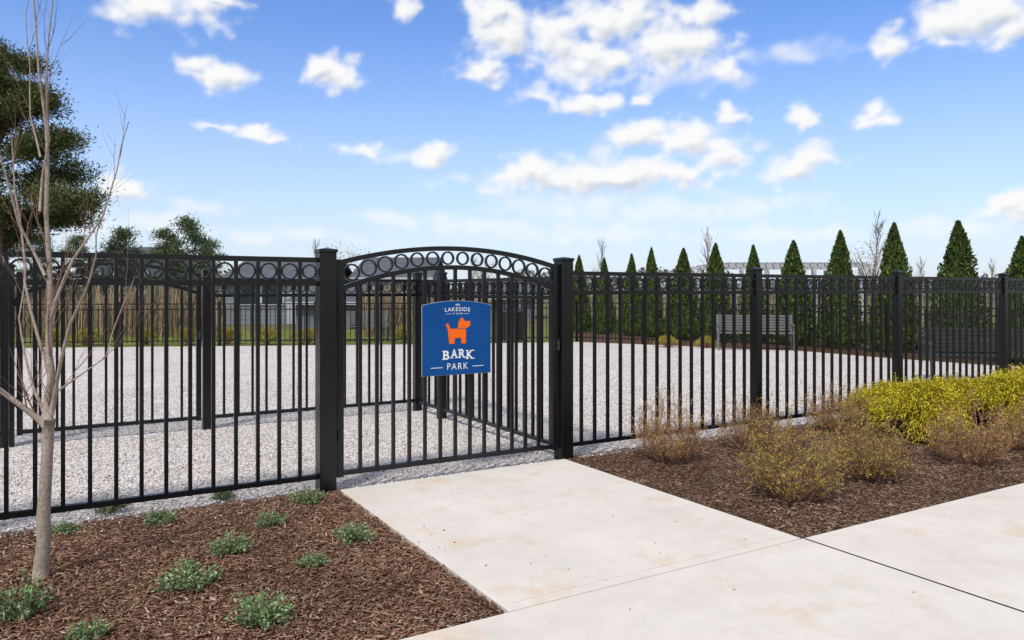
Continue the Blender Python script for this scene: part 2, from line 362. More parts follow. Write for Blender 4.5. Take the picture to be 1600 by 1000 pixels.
Vt,Fc=stones(np.concatenate([X,X2]),np.concatenate([Y,Y2]),.003,.008,.030)
tag(put('path_debris',npmesh('path_debris',Vt,Fc,M['chips'])),'specks of wood debris lying on the concrete','debris',kind='stuff')

# ---------------------------------------------------------------- ring fence
cache={}
def postmesh(w,h):
    k=('p',w,round(h,3))
    if k not in cache: cache[k]=MB().box(0,0,h/2-.03,w,w,h+.06).mesh('post',M['black'])
    return cache[k]
def capmesh(w):
    k=('c',w)
    if k not in cache:
        mb=MB().box(0,0,.012,w+.014,w+.014,.024); o=len(mb.v); q=w/2
        mb.v+= [Vector((-q,-q,.0245)),Vector((q,-q,.0245)),Vector((q,q,.0245)),Vector((-q,q,.0245)),Vector((0,0,.038))]
        mb.f+= [(o,o+1,o+4),(o+1,o+2,o+4),(o+2,o+3,o+4),(o+3,o,o+4)]
        cache[k]=mb.mesh('post_cap',M['black'])
    return cache[k]
def picketmesh(z0,z1):
    k=('k',round(z0,3),round(z1,3))
    if k not in cache: cache[k]=MB().box(0,0,(z0+z1)/2,.025,.025,z1-z0).mesh('picket',M['black'])
    return cache[k]
def ringmesh(ro):
    k=('r',round(ro,3))
    if k not in cache:
        mb=MB(); n=28; ri=ro-.012; y=.012
        for j in range(n):
            t=2*math.pi*j/n
            for r,yy in ((ro,-y),(ro,y),(ri,y),(ri,-y)): mb.v.append(Vector((r*math.cos(t),yy,r*math.sin(t))))
        for j in range(n):
            a=4*j;b_=4*((j+1)%n)
            for e in range(4): mb.f.append((a+e,a+(e+1)%4,b_+(e+1)%4,b_+e))
        cache[k]=mb.mesh('ring',M['black'])
    return cache[k]
def railmesh(L,hh=.036,d=.04):
    k=('l',round(L,3),hh)
    if k not in cache: cache[k]=MB().box(0,0,0,L,d,hh).mesh('rail',M['black'])
    return cache[k]
def post(par,x,w,h):
    p=put('post',postmesh(w,h),par,(x,0,0),0,.004); put('post_cap',capmesh(w),p,(0,0,h),0,.003); return p
PK=.022
def bay(par,x0,x1,top,bot=.13,n=None,band=.172):
    L=x1-x0; xm=(x0+x1)/2
    for z in (top-.018,top-band-.018,bot): put('rail',railmesh(L),par,(xm,0,z))
    if n is None: n=max(1,round((L-.26)/.1486))
    off=.13
    if L<.8: off=.12
    sp=(L-2*off)/n
    xs=[x0+off+i*sp for i in range(n+1)]
    for x in xs: put('picket',picketmesh(bot-PK,top-.037),par,(x,0,0))
    ro=(band-.036)/2-.001
    r2=min(ro,sp/2-.0135)
    ex=[x0+off/2-.004]+[(a+b_)/2 for a,b_ in zip(xs,xs[1:])]+[x1-off/2+.004]
    for i,x in enumerate(ex):
        rr=r2 if 0<i<len(ex)-1 else min(r2,off/2-.01)
        put('ring',ringmesh(rr),par,(x,0,top-.036-(band-.036)/2))
LW=.09; GW=.125
fl=thing('metal_fence','black ring topped metal fence left of the arched gate behind the sapling','fence',ST(-.004,0),A)
post(fl,0,GW,1.775)
for i in (1,2): post(fl,-2.44*i,LW,1.75)
bay(fl,-2.44+LW/2,-GW/2,1.737,.13); bay(fl,-4.88+LW/2,-2.44-LW/2,1.737,.13)
fr=thing('metal_fence','black ring topped metal fence running right from the arched gate behind the shrubs','fence',ST(2.124,0),A)
post(fr,0,GW,1.755)
xs=[2.44,4.9,7.32,9.76]
for x in xs: post(fr,x,LW,1.70)
bay(fr,GW/2,2.44-LW/2,1.665,.13)
for a,b_ in zip(xs,xs[1:]): bay(fr,a+LW/2,b_-LW/2,1.665,.13)
fs=thing('metal_fence','black metal side fence of the entry pen going back from the gate','fence',ST(2.12,.07),A+math.pi/2)
post(fs,2.42,LW,1.68); bay(fs,.0,2.42-LW/2,1.62,.12); bay(fs,2.42+LW/2,3.12-LW/2,1.62,.12)
fb=thing('metal_fence','black metal fence along the back of the entry pen','fence',ST(-.336,3.19),A)
post(fb,0,LW,1.69); post(fb,2.456,LW,1.69); bay(fb,LW/2,2.456-LW/2,1.63,.13)
fb2=thing('metal_fence','black metal fence section at the left edge beyond the inner gate','fence',ST(-2.13,3.19),A)
post(fb2,0,.115,1.72); post(fb2,-2.44,LW,1.69); bay(fb2,-2.44+LW/2,-.0575,1.63,.13)

def gate(name,label,loc,L,zo0,zo1,zi0,zi1,n,bot,latch_side=1):
    g_=thing(name,label,'gate',loc,A)
    sw=.05
    def arc(e,p): return lambda x: e+(p-e)*(1-((x-L/2)/(L/2))**2)
    fo=arc(zo0,zo1); fi=arc(zi0,zi1)
    for x,nm in ((sw/2,'stile'),(L-sw/2,'stile')):
        zt=zo0+.012
        put(nm,MB().box(0,0,(bot-.03+zt)/2,sw,.05,zt-bot+.03).mesh('stile',M['black']),g_,(x,0,0),0,.003)
    def arcmesh(f,nm):
        mb=MB(); K=36; hh=.036
        for i in range(K+1):
            x=sw+(L-2*sw)*i/K; sl=(f(x+.001)-f(x-.001))/.002; nx,nz=-sl,1; q=math.hypot(nx,nz); z=f(x)-hh/2
            if i in(0,K): nx,nz=0,1;q=1
            for a,b_ in ((-.02,-1),(.02,-1),(.02,1),(-.02,1)):
                mb.v.append(Vector((x+nx/q*b_*hh/2,a,z+nz/q*b_*hh/2)))
        for i in range(K):
            for e in range(4): mb.f.append((4*i+e,4*i+(e+1)%4,4*i+4+(e+1)%4,4*i+4+e))
        put(nm,mb.mesh(nm,M['black']),g_)
    arcmesh(fo,'top_rail'); arcmesh(fi,'inner_arch_rail')
    put('bottom_rail',railmesh(L-2*sw),g_,(L/2,0,bot))
    sp=(L-2*sw)/n
    for i in range(1,n):
        x=sw+i*sp; put('picket',picketmesh(bot-PK,fi(x)-.02),g_,(x,0,0))
    for i in range(n):
        x=sw+(i+.5)*sp; za=fi(x)+.002; zb=fo(x)-.040; r=min((zb-za)/2,sp/2-.002)
        put('ring',ringmesh(round(r,3)),g_,(x,0,(za+zb)/2))
    for z in (.42,1.38):
        h=put('hinge',MB().box(0,0,0,.05,.02,.075).mesh('hinge',M['black']),g_,(0.0 if latch_side>0 else L,-.035,z),0,.003)
        put('hinge_pin',MB().tube([(0,-.016,-.05),(0,-.016,.05)],[.008,.008],10).mesh('hinge_pin',M['black']),h)
    l=put('latch',MB().box(0,0,0,.05,.035,.11).mesh('latch',M['black']),g_,((L-sw/2) if latch_side>0 else sw/2,-.045,1.02),0,.004)
    put('latch_lever',MB().box(0,-.025,0,.016,.014,.075).mesh('latch_lever',M['dark']),l)
    return g_
gate('arched_gate','large arched black metal gate with the blue sign on it',ST(.075,0),1.97,1.715,1.852,1.515,1.70,14,.135)
gate('arched_gate','arched black metal gate at the back of the entry pen, left of the large gate',ST(-2.13+.075,3.19),1.66,1.66,1.78,1.47,1.63,11,.13)

# ---------------------------------------------------------------- sign
sg=thing('park_sign','blue sign with an orange dog hanging on the arched gate','sign',ST(1.053,-.045),A)
w2=.303; zb=.822; zc=1.376
def outline(e):
    o=[(-w2-e,zb-e),(w2+e,zb-e)]
    for i in range(0,25):
        x=(w2+e)*(1-2*i/24); o.append((x,zc+e+.035*(1-(x/(w2+e))**2)))
    return o
bk=put('sign_panel',MB().prism(outline(0),-.012,0).mesh('sign_panel',M['blue']),sg)
put('sign_rim',MB().prism(outline(.004),.0005,.008).mesh('sign_rim',M['silver']),sg)
for x in (-.22,.22):
    for z in (.87,1.33): put('bolt',MB().tube([(0,-.012,0),(0,-.0155,0)],[.007,.006],10).mesh('bolt',M['blue']),sg,(x,0,z))
def text(body,width,height,bold=0,space=1.0,bend=0):
    cu=bpy.data.curves.new('t','FONT'); cu.body=body; cu.size=1; cu.extrude=.0; cu.offset=bold; cu.space_character=space; cu.resolution_u=6
    ob=bpy.data.objects.new('t',cu); COL.objects.link(ob)
    dg=bpy.context.evaluated_depsgraph_get(); dg.update()
    me=bpy.data.meshes.new_from_object(ob.evaluated_get(dg)); bpy.data.objects.remove(ob)
    n=len(me.vertices); c=np.zeros(n*3,dtype=np.float32); me.vertices.foreach_get('co',c); c=c.reshape(-1,3)
    mn=c.min(0); mx=c.max(0)
    x=(c[:,0]-(mn[0]+mx[0])/2)/(mx[0]-mn[0])*width; z=(c[:,1]-mn[1])/(mx[1]-mn[1])*height-bend*(x*x)
    me.vertices.foreach_set('co',np.stack([x,np.zeros(n),z],1).astype(np.float32).ravel()); me.update(); return me
def lettering(name,me,x,z,mat,y=-.0135):
    me.materials.clear(); me.materials.append(mat); o=put(name,me,bk,(x,y,z)); return o
lettering('lettering',text('LAKESIDE',.225,.032,.008,1.2,.45),0,1.330,M['white'])
lettering('lettering',text('AT TRAPPE',.095,.013,.0,1.2),0,1.303,M['white'])
for x in (-.08,.08): put('dash',MB().box(0,0,0,.045,.001,.0025).mesh('dash',M['white']),bk,(x,-.0132,1.309))
fan=MB()
for k in range(5):
    a=math.pi*(.2+.15*k); fan.box(0,0,0,.004,.001,.012,Matrix.Translation((math.cos(a)*.018,0,1.370+math.sin(a)*.014))@Matrix.Rotation(math.pi/2-a,4,'Y'))
put('crest_rays',fan.mesh('crest_rays',M['white']),bk,(0,-.0133,0))
xs0=-.135; cw=[.068,.072,.070,.074]; zz=.948; hh=.072; x=xs0
for ch,cwid in zip('BARK',cw):
    g1=text(ch,cwid-.014,hh,.025); cx=x+cwid/2; lettering('lettering',g1,cx,zz-1.0*cx*cx+.006,M['white'])
    mb=MB(); l=cx-(cwid-.014)/2; r=cx+(cwid-.014)/2; q=.0075
    pos={'B':[(l+.004,0),(l+.004,1)],'A':[(l+.006,0),(r-.006,0)],'R':[(l+.004,0),(l+.004,1),(r-.002,0)],'K':[(l+.004,0),(l+.004,1),(r-.002,0),(r-.005,1)]}[ch]
    for (px_,tp_) in pos: mb.box(px_,0,zz-1.0*cx*cx+.006+(hh-q/2 if tp_ else q/2),.026,.001,q)
    put('serif',mb.mesh('serif',M['white']),bk,(0,-.0142,0)); x+=cwid
lettering('lettering',text('PARK',.185,.052,.0,1.25),0,.862,M['white'])
for x in (-.185,.185): put('dash',MB().box(0,0,0,.10,.001,.005).mesh('dash',M['white']),bk,(x,-.0132,.882))
dog=[(693,508),(697,506),(701,515),(713,515),(714,503),(716,503),(717,498),(721,498),(724,503),(733,503),(733,511),(727,514),(726,515),(726,539),(719,539),(718,530),(708,530),(707,539),(699,539),(698,530),(697,517)]
ol=[((a-712.5)*.0055,1.066+(539.5-b_)*.0050) for a,b_ in dog]
put('dog_emblem',MB().prism(ol[::-1],-.0145,-.0122).mesh('dog_emblem',M['orange']),bk)
put('dog_collar',MB().prism([(.008,1.187),(.074,1.187),(.074,1.192),(.008,1.192)],-.0152,-.0146).mesh('dog_collar',M['blue']),bk)

# ---------------------------------------------------------------- sapling
rr=random.Random(11)
TZ=1781/(908-453.0)
def TP(px,py,dz): return Vector(((px-800)/F*TZ,TZ+dz,ht(py,TZ)))
sap=thing('young_tree','bare young tree with pale bark in the mulch bed at the left','tree',(XZ(65,TZ),TZ,0))
org=Vector((XZ(65,TZ),TZ,0))
limbs=[([(62,915),(68,850),(71,760),(74,700),(75,655)],(.040,.033,.029,.027,.027),0,0),
([(75,658),(80,590),(76,520),(70,430),(62,330),(64,240),(54,150),(46,60),(34,-50),(30,-130)],(.024,.019,.016,.013,.011,.009,.006,.005,.004,.003),0,.1),
([(74,668),(45,636),(10,600),(-30,545),(-60,460),(-80,350)],(.019,.014,.012,.010,.007,.004),0,-.25),
([(78,600),(52,530),(22,440),(2,380),(-20,290),(-40,180)],(.010,.008,.006,.005,.004,.003),0,.3),
([(72,655),(40,612),(8,560),(-18,500),(-30,400)],(.010,.008,.006,.004,.003),0,.35),
([(80,648),(96,598),(128,505),(160,452),(188,402),(206,350)],(.014,.010,.007,.005,.0035,.0022),0,-.3),
([(76,500),(104,405),(138,335),(152,255),(158,170)],(.009,.007,.005,.0035,.0022),0,.3),
([(62,330),(84,220),(92,120),(106,20),(112,-60)],(.007,.005,.004,.003,.002),0,-.2),
([(70,430),(40,350),(26,250),(12,150),(-4,50)],(.008,.006,.004,.003,.002),0,-.3),
([(63,245),(42,180),(32,100),(22,10),(26,-60)],(.005,.004,.003,.0025,.002),0,.15),
([(92,610),(122,585),(150,560),(172,480),(184,430)],(.006,.004,.003,.0025,.002),0,.2)]
mb=MB(); tw=MB()
def twig(mb_,p,d,L,r,lv,rn,n=4):
    pts=[p]; d=d.normalized(); k=4
    for i in range(k):
        d=(d+Vector((rn.uniform(-.16,.16),rn.uniform(-.16,.16),rn.uniform(-.02,.2)))).normalized(); pts.append(pts[-1]+d*L/k)
    mb_.tube(pts,[r*(1-.75*i/k) for i in range(k+1)],n)
    if lv>0:
        for i in range(rn.choice((2,3))):
            q=pts[rn.randint(1,k-1)]; dd=(d+Vector((rn.uniform(-.9,.9),rn.uniform(-.9,.9),rn.uniform(0,.5)))).normalized()
            twig(mb_,q,dd,L*.6,r*.55,lv-1,rn,n)
for pts,rds,z0,z1 in limbs:
    n=len(pts); W=[TP(a+rr.uniform(-3,3) if i>1 else a,b_,z0+(z1-z0)*(i/(n-1))**1.2)-org for i,(a,b_) in enumerate(pts)]
    P=[];Rd=[]
    for i in range(n-1):
        P+= [W[i],(W[i]+W[i+1])/2+Vector((rr.uniform(-1,1),rr.uniform(-1,1),0))*.008]; Rd+=[rds[i],(rds[i]+rds[i+1])/2*rr.uniform(.95,1.1)]
    P.append(W[-1]);Rd.append(rds[-1]); mb.tube(P,Rd,9)
    if z1!=z0:
        for i in range(1,n):
            for q_ in range(rr.choice((1,1,2))):
                a=W[i-1].lerp(W[i],rr.random()); dirn=(W[i]-W[i-1]).normalized()+Vector((rr.uniform(-.7,.7),rr.uniform(-.7,.7),.5))
                twig(tw,a,dirn,rr.uniform(.2,.42),max(.0018,rds[i]*.3),1,rr,5)
put('trunk',mb.mesh('trunk',M['bark'],True),sap); put('twigs',tw.mesh('twigs',M['twig']),sap)

# ---------------------------------------------------------------- low plants
def clump(seed,R0,Hh,n,mat,L,W):
    r=np.random.default_rng(seed); k=30
    th=r.uniform(0,6.28,k); q=np.sqrt(r.uniform(0,1,k)); tips=np.stack([np.cos(th)*q*R0,np.sin(th)*q*R0,Hh*(.35+.75*(1-q**2))*r.uniform(.6,1.15,k)],1)
    f=r.uniform(.25,1,(n,1)); idx=r.integers(0,k,n); C=tips[idx]*np.concatenate([f**.7,f**.7,f],1)+r.normal(0,.010,(n,3)); C[:,2]=np.maximum(C[:,2],.008)
    ax=np.concatenate([C[:,:2]*3,np.full((n,1),.35*R0*3)],1)
    v,f_=leaves(C,L,W,r,ax,1.0); me=npmesh('foliage',v,f_,mat)
    mb=MB()
    for t in tips: mb.tube([(0,0,-.01),(t[0]*.5,t[1]*.5,t[2]*.6),tuple(t)],[.003,.002,.0012],4)
    return me,mb.mesh('stems',M['twig'])
CV=[clump(20+i,.135,.10,1100,M['mint'],.020,.009) for i in range(4)]
low=[(173,803,.19,'low green perennial clump by the fence just right of the sapling'),
(348,783,.15,'small green perennial clump close under the left fence'),
(480,788,.19,'low green perennial clump at the foot of the left gate post'),
(422,824,.17,'green perennial clump second down from the gate post'),
(98,838,.14,'small pale perennial clump right beside the sapling trunk'),
(250,822,.17,'thin green perennial clump between sapling and gate, second row'),
(360,866,.19,'medium green perennial clump in the middle of the left bed'),
(488,888,.13,'small round perennial clump in the lower middle of the bed'),
(550,850,.20,'low spreading perennial clump nearest the left edge of the path'),
(298,922,.23,'large green perennial clump left of the biggest foreground clump'),
(30,968,.20,'tall green perennial clump at the lower left corner of the bed'),
(410,975,.23,'largest green perennial clump in the foreground of the bed'),
(140,1003,.14,'perennial clump cut off by the bottom of the picture')]
for i,(px,py,sz,lab) in enumerate(low):
    x,y=G(px,py); t=thing('perennial_plant',lab,'plant',(x,y,.015),i*1.3,'perennial clumps in the left bed'); k=sz/.19; t.scale=(k,k,k*(1.0 if i!=10 else 1.6))
    put('foliage',CV[i%4][0],t); put('stems',CV[i%4][1],t)
def shrub(seed,R0,Hh,mat,nl,nst=100):
    rn=random.Random(seed); r=np.random.default_rng(seed); mb=MB(); tips=[]
    for i in range(nst):
        a=rn.uniform(0,6.28); ph=rn.uniform(.0,1.0)**.6*1.5; R_=rn.uniform(.68,1.14)
        tip=Vector((math.cos(a)*math.sin(ph)*R0*R_,math.sin(a)*math.sin(ph)*R0*R_,Hh*(.30+.70*math.cos(ph))*R_))
        b0=Vector((math.cos(a)*.07,math.sin(a)*.07,-.01))*1.0; mid=b0.lerp(tip,.5)+Vector((math.cos(a)*R0*.10,math.sin(a)*R0*.10,-Hh*.02))+Vector([rn.gauss(0,.02) for _ in range(3)])
        mb.tube([b0,mid,tip],[.0030,.0022,.0011],3); tips.append((b0.lerp(mid,.6),mid,tip))
        for j in range(6):
            f=rn.uniform(.3,.95); p=(mid.lerp(tip,(f-.5)*2) if f>.5 else b0.lerp(mid,f*2))
            d=(tip-mid).normalized()*.5+Vector((rn.gauss(0,.6),rn.gauss(0,.6),rn.gauss(.1,.5))); e=p+d*rn.uniform(.05,.12)
            e.z=max(e.z,.03)
            mb.tube([p,e],[.0015,.0009],3); tips.append((p,p.lerp(e,.5),e))
    T=np.array([[list(a),list(b_),list(c)] for a,b_,c in tips])
    idx=r.integers(0,len(T),nl); f=r.uniform(.1,1,(nl,1))**.7; C=T[idx,1]*(1-f)+T[idx,2]*f+r.normal(0,.008,(nl,3)); C[:,2]=np.maximum(C[:,2],.03)
    v,f_=leaves(C,.015,.008,r); return mb.mesh('stems',M['shrubtwig']),npmesh('foliage',v,f_,mat)
SH=[shrub(3,.33,.60,M['budred'],4400),shrub(4,.33,.60,M['bud'],5600),shrub(5,.33,.60,M['budred'],4600),shrub(6,.33,.60,M['bud'],6800,120)]
for px,py,wd,hg,k,lab in [(1045,722,.64,.62,0,'sparse twiggy shrub nearest the right gate post'),
(1172,704,.68,.50,2,'twiggy shrub between the gate side shrub and the second fence post'),
(1318,676,.80,.50,2,'low rusty twiggy shrub against the fence left of the golden shrubs'),
(1238,780,.74,.60,3,'large yellowish twiggy shrub at the front of the right bed'),
(1358,752,.68,.56,1,'twiggy shrub just right of the large yellowish one'),
(1515,725,.78,.58,0,'reddish twiggy shrub in front of the golden shrubs at right'),
(1608,706,.60,.50,2,'twiggy shrub cut off by the right edge of the picture')]:
    x,y=G(px,py); t=thing('twiggy_shrub',lab,'shrub',(x,y,.01),px*.7,'bare twiggy shrubs in the right bed'); t.scale=(wd/.66,wd/.66,hg/.60)
    put('stems',SH[k][0],t); put('foliage',SH[k][1],t)
def golden(seed,R0,Hh,n,mat=None,seg=5):
    r=np.random.default_rng(seed); K=38
    th=r.uniform(0,6.28,K); ph=r.uniform(.05,1.5,K); lob=np.stack([np.cos(th)*np.sin(ph)*R0*.76,np.sin(th)*np.sin(ph)*R0*.76,.22*Hh+np.cos(ph)*Hh*.50*r.uniform(.75,1.15,K)],1)
    idx=r.integers(0,K,n); st=lob[idx]+r.normal(0,.045*R0/.4,(n,3))
    d=unit(st-np.array([0,0,.15*Hh])+r.normal(0,.16,(n,3))); L=r.uniform(.06,.12,(n,1))*R0/.4
    parts=[]; p=st.copy(); dd=d.copy(); dd[:,2]+=.35; dd=unit(dd)
    for s_ in range(seg):
        q=p+dd*L/seg; w_=unit(np.cross(dd,r.normal(size=(n,3))))*.0045*(1-.6*s_/seg)
        if s_==0: wp=w_
        V4=np.stack([p-wp,p+wp,q+w_,q-w_],1).reshape(-1,3); V4[:,2]=np.maximum(V4[:,2],.015)
        parts.append((V4,np.arange(4*n).reshape(n,4))); p=q; wp=w_; dd=dd+np.array([0,0,-.45]); dd=unit(dd)
    v,f_=join(parts); me=npmesh('foliage',v,f_,mat or M['gold'])
    mb=MB()
    for l in lob: mb.tube([(0,0,-.01),(l[0]*.4,l[1]*.4,l[2]*.5),tuple(l)],[.012,.008,.004],5)
    return me,mb.mesh('stems',M['shrubtwig'])
GD=[golden(31,.42,.62,10000),golden(32,.42,.62,10000)]
for i,(px,py,wd,hg,lab) in enumerate([(1385,668,.85,.46,'golden thread leaved evergreen shrub nearest the third fence post'),
(1440,686,.95,.54,'golden evergreen shrub in front, second from the left of the yellow group'),
(1506,660,1.0,.46,'golden evergreen shrub in the middle of the yellow group'),
(1566,668,1.0,.52,'tall golden evergreen shrub near the right edge behind the reddish shrub'),
(1618,655,1.1,.58,'golden evergreen shrub cut off by the right edge')]):
    x,y=G(px,py); t=thing('golden_shrub',lab,'shrub',(x,y,.0),px*.3,'golden evergreen shrubs along the right fence'); t.scale=(wd/.84,wd/.84,hg/.54)
    put('foliage',GD[i%2][0],t); put('stems',GD[i%2][1],t)
GF=golden(40,.42,.55,1300,M['golddim'],3)
nm=['first','second','third','fourth','fifth','sixth','seventh','eighth','ninth','tenth','eleventh','twelfth','thirteenth','fourteenth']
for i,(px,py,wd) in enumerate([(60,540,1.0),(118,541,1.1),(215,540,.7),(283,540,.9),(345,539,.9),(408,540,1.0),(470,539,1.0),(628,536,.9),(1050,545,.7),(1110,546,.6)]):
    x,y=G(px,py); y+=.5; t=thing('yellow_shrub','%s low yellow shrub from the left along the far fence'%nm[i],'shrub',(x,y,-.01),px,'yellow shrubs along the far fence'); t.scale=(wd/.84,wd/.84,.85 if i<8 else .6)
    put('foliage',GF[0],t); put('stems',GF[1],t)

# ---------------------------------------------------------------- far fences
def farpanel(L,h,sp=.125,w=.018):
    mb=MB(); n=int(L/sp)
    for i in range(1,n): mb.box(L*i/n,0,h/2,w,w,h-.12)
    for z in (h-.02,h-.17,.12): mb.box(L/2,.0,z,L,.032,.03)
    return mb.mesh('picket_panel',M['black'])
def farfence(pts,h,label,step=2.4,z=0):
    t=thing('perimeter_fence',label,'fence',(pts[0][0],pts[0][1],z))
    for (a,b_) in zip(pts,pts[1:]):
        a_=Vector((*a,0));b2=Vector((*b_,0)); L=(b2-a_).length; n=max(1,round(L/step)); ang=math.atan2(b2.y-a_.y,b2.x-a_.x); s_=L/n
        me=farpanel(s_-.07,h)
        for i in range(n):
            p=a_.lerp(b2,i/n)-Vector((*pts[0],0)); q=p+Vector((math.cos(ang),math.sin(ang),0))*.035
            put('post',postmesh(.07,h+.05),t,p); put('picket_panel',me,t,q,ang)
    put('post',postmesh(.07,h+.05),t,Vector((*pts[-1],0))-Vector((*pts[0],0)))
farfence([(-27,18.6),(-13,20.0),(-2.9,21.3),(1.9,22.3)],1.14,'low black picket fence along the far edge of the gravel at left')
farfence([(1.9,22.3),(7.2,19.3),(8.5,17.2),(9.9,15.4),(14.5,14.2)],1.14,'low black picket fence in front of the row of evergreens')
farfence([(4,34),(16,27.5),(30,22)],1.9,'tall black pool fence behind the evergreens at the far right',2.4)

# ---------------------------------------------------------------- arborvitae
def arbor(seed,n=6500):
    r=np.random.default_rng(seed); h=r.uniform(0,1,n)**1.15; th=r.uniform(0,6.28,n)
    prof=lambda h:(1-h)**.78*np.minimum(1,.80+h*3)
    bmp=1+.12*np.sin(th*3+h*9+seed)+.10*np.sin(th*7-h*23)+.06*np.sin(th*11+h*41)
    rad_=prof(h)*bmp*.5*(.78+.32*r.uniform(0,1,n)); C=np.stack([np.cos(th)*rad_,np.sin(th)*rad_,.03+h*.965],1)
    C[:,:2]*=.40
    ax=np.stack([np.cos(th)*.5,np.sin(th)*.5,np.full(n,1.3)],1)
    v,f=leaves(C,.036,.013,r,ax,.7)
    hh=np.linspace(.02,.93,14); K=14; cv=[];cf=[]
    for i,z in enumerate(hh):
        for j in range(K):
            a=6.2832*j/K; q=prof(z)*.5*.40*.76*r.uniform(.9,1.05); cv.append((math.cos(a)*q,math.sin(a)*q,z))
    for i in range(13):
        for j in range(K): cf.append((i*K+j,i*K+(j+1)%K,(i+1)*K+(j+1)%K,(i+1)*K+j))
    v,f=join([(v,f),(np.array(cv),np.array(cf))])
    return npmesh('crown',v,f,M['arbor'])
AR=[arbor(50+i) for i in range(4)]
tr=MB().tube([(0,0,-.02),(0,0,.5)],[.02,.012],8).mesh('trunk',M['pinebark'])
rowt=[(1597,368,15.9,1.1),(1497,344,17.3,1.15),(1397,347,18.6,1.0),(1313,359,19.8,1.0),(1240,375,20.9,1.15),(1177,382,21.8,.9),(1118,379,22.6,1.0),(1068,387,23.5,1.1),(1018,386,24.3,.8),(987,396,25.2,.85),(944,402,26.2,.85),(905,398,27.2,.9)]
for i,(px,py,Z,wd) in enumerate(rowt):
    h=ht(py,Z)
    t=thing('arborvitae','%s pointed evergreen counting from the right edge of the row'%nm[i],'tree',(XZ(px,Z),Z,-.02),i*1.7,'row of conical evergreens behind the dog run')
    t.scale=(h*wd*1.0,h*wd*1.0,h); put('crown',AR[i%4],t); put('trunk',tr,t)

# ---------------------------------------------------------------- pines and bare trees
def pine(seed,h,cr,z0,nb,mat,trunk_r,per=230,cl=.9,needle=.22,irregular=True,kids=3):
    rn=random.Random(seed); r=np.random.default_rng(seed); mb=MB(); C=[];AX=[]
    bend=[Vector((rn.uniform(-.2,.2)*i*.25,rn.uniform(-.2,.2)*i*.2,h*.97*i/8)) for i in range(9)]
    mb.tube(bend,[trunk_r*(1-.9*i/8) for i in range(9)],8)
    def on(f):
        k=f*8; i=min(7,int(k)); return bend[i].lerp(bend[i+1],k-i)
    def cluster(c,s):
        n=int(per*s); a=r.normal(size=(n,3))*np.array([.5,.5,.30])*cl*s; C.append(a+np.array(c)); AX.append(a*1.0+np.array([0,0,.35]))
    for i in range(nb):
        f=z0+(1-z0)*((i+rn.random())/nb); a=rn.uniform(0,6.28)
        q=(1-((f-z0)/(1-z0)))**.65*.9+.1
        if f<z0+.18*(1-z0): q*=.75
        L=cr*q*rn.uniform(.6,1.1) if irregular else cr*q*rn.uniform(.85,1.0)
        p=on(f*.985); up=rn.uniform(-.05,.4); e=p+Vector((math.cos(a)*L,math.sin(a)*L,L*up)); m_=p.lerp(e,.5)+Vector((0,0,-L*.08))
        mb.tube([p,m_,e],[trunk_r*.28*(1-f*.6),trunk_r*.17*(1-f*.6),.012],5)
        cluster(e,1.0)
        for j in range(kids if L>1 else 1):
            g_=rn.uniform(.2,.95); o=m_.lerp(e,g_)+Vector((rn.uniform(-.5,.5)*L*.5,rn.uniform(-.5,.5)*L*.5,rn.uniform(-.15,.35)*L*.4)); mb.tube([m_.lerp(e,g_*.6),o],[.03,.01],4); cluster(o,rn.uniform(.55,.95))
    cluster(on(.995),.8)
    v,f_=leaves(np.concatenate(C),needle,needle*.24,r,np.concatenate(AX),1.0)
    return mb.mesh('trunk',M['pinebark']),npmesh('crown',v,f_,mat)
def tree(name,label,px,Z,ms,group=None,rz=0,sc=1):
    t=thing(name,label,'tree',(XZ(px,Z),Z,-.04),rz,group); t.scale=(sc,sc,sc); put('trunk',ms[0],t); put('crown',ms[1],t); return t
tree('pine_tree','large dark pine with open spreading limbs at the left edge',-2,30,pine(61,11.4,4.1,.28,60,M['pine'],.22,420,.80,.18,True,5))
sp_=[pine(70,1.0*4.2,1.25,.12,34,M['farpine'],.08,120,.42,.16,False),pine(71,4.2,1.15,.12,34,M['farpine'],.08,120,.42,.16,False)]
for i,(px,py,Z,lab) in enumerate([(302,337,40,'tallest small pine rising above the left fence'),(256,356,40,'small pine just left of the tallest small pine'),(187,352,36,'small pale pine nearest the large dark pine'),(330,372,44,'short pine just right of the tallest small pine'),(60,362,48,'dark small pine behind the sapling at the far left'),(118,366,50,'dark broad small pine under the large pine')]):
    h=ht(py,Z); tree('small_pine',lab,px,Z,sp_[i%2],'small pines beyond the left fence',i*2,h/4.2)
def bare(seed,h):
    rn=random.Random(seed); mb=MB(); pts=[Vector((0,0,0))]
    for i in range(7): pts.append(pts[-1]+Vector((rn.uniform(-.02,.02)*h,rn.uniform(-.02,.02)*h,h*.88/7)))
    mb.tube(pts,[.011*h*(1-.13*i) for i in range(8)],6); t2=MB()
    for i in range(24):
        k=rn.uniform(1.6,6.9); j=int(k); p=pts[j].lerp(pts[min(7,j+1)],k-j); a=rn.uniform(0,6.28)
        twig(t2,p,Vector((math.cos(a)*.5,math.sin(a)*.5,1.2)),h*rn.uniform(.16,.30)*(1.2-k/9),.0035*h,2,rn,3)
    return mb.mesh('trunk',M['greytwig']),t2.mesh('crown',M['greytwig'])
BR=[bare(81,4),bare(82,4),bare(83,4)]
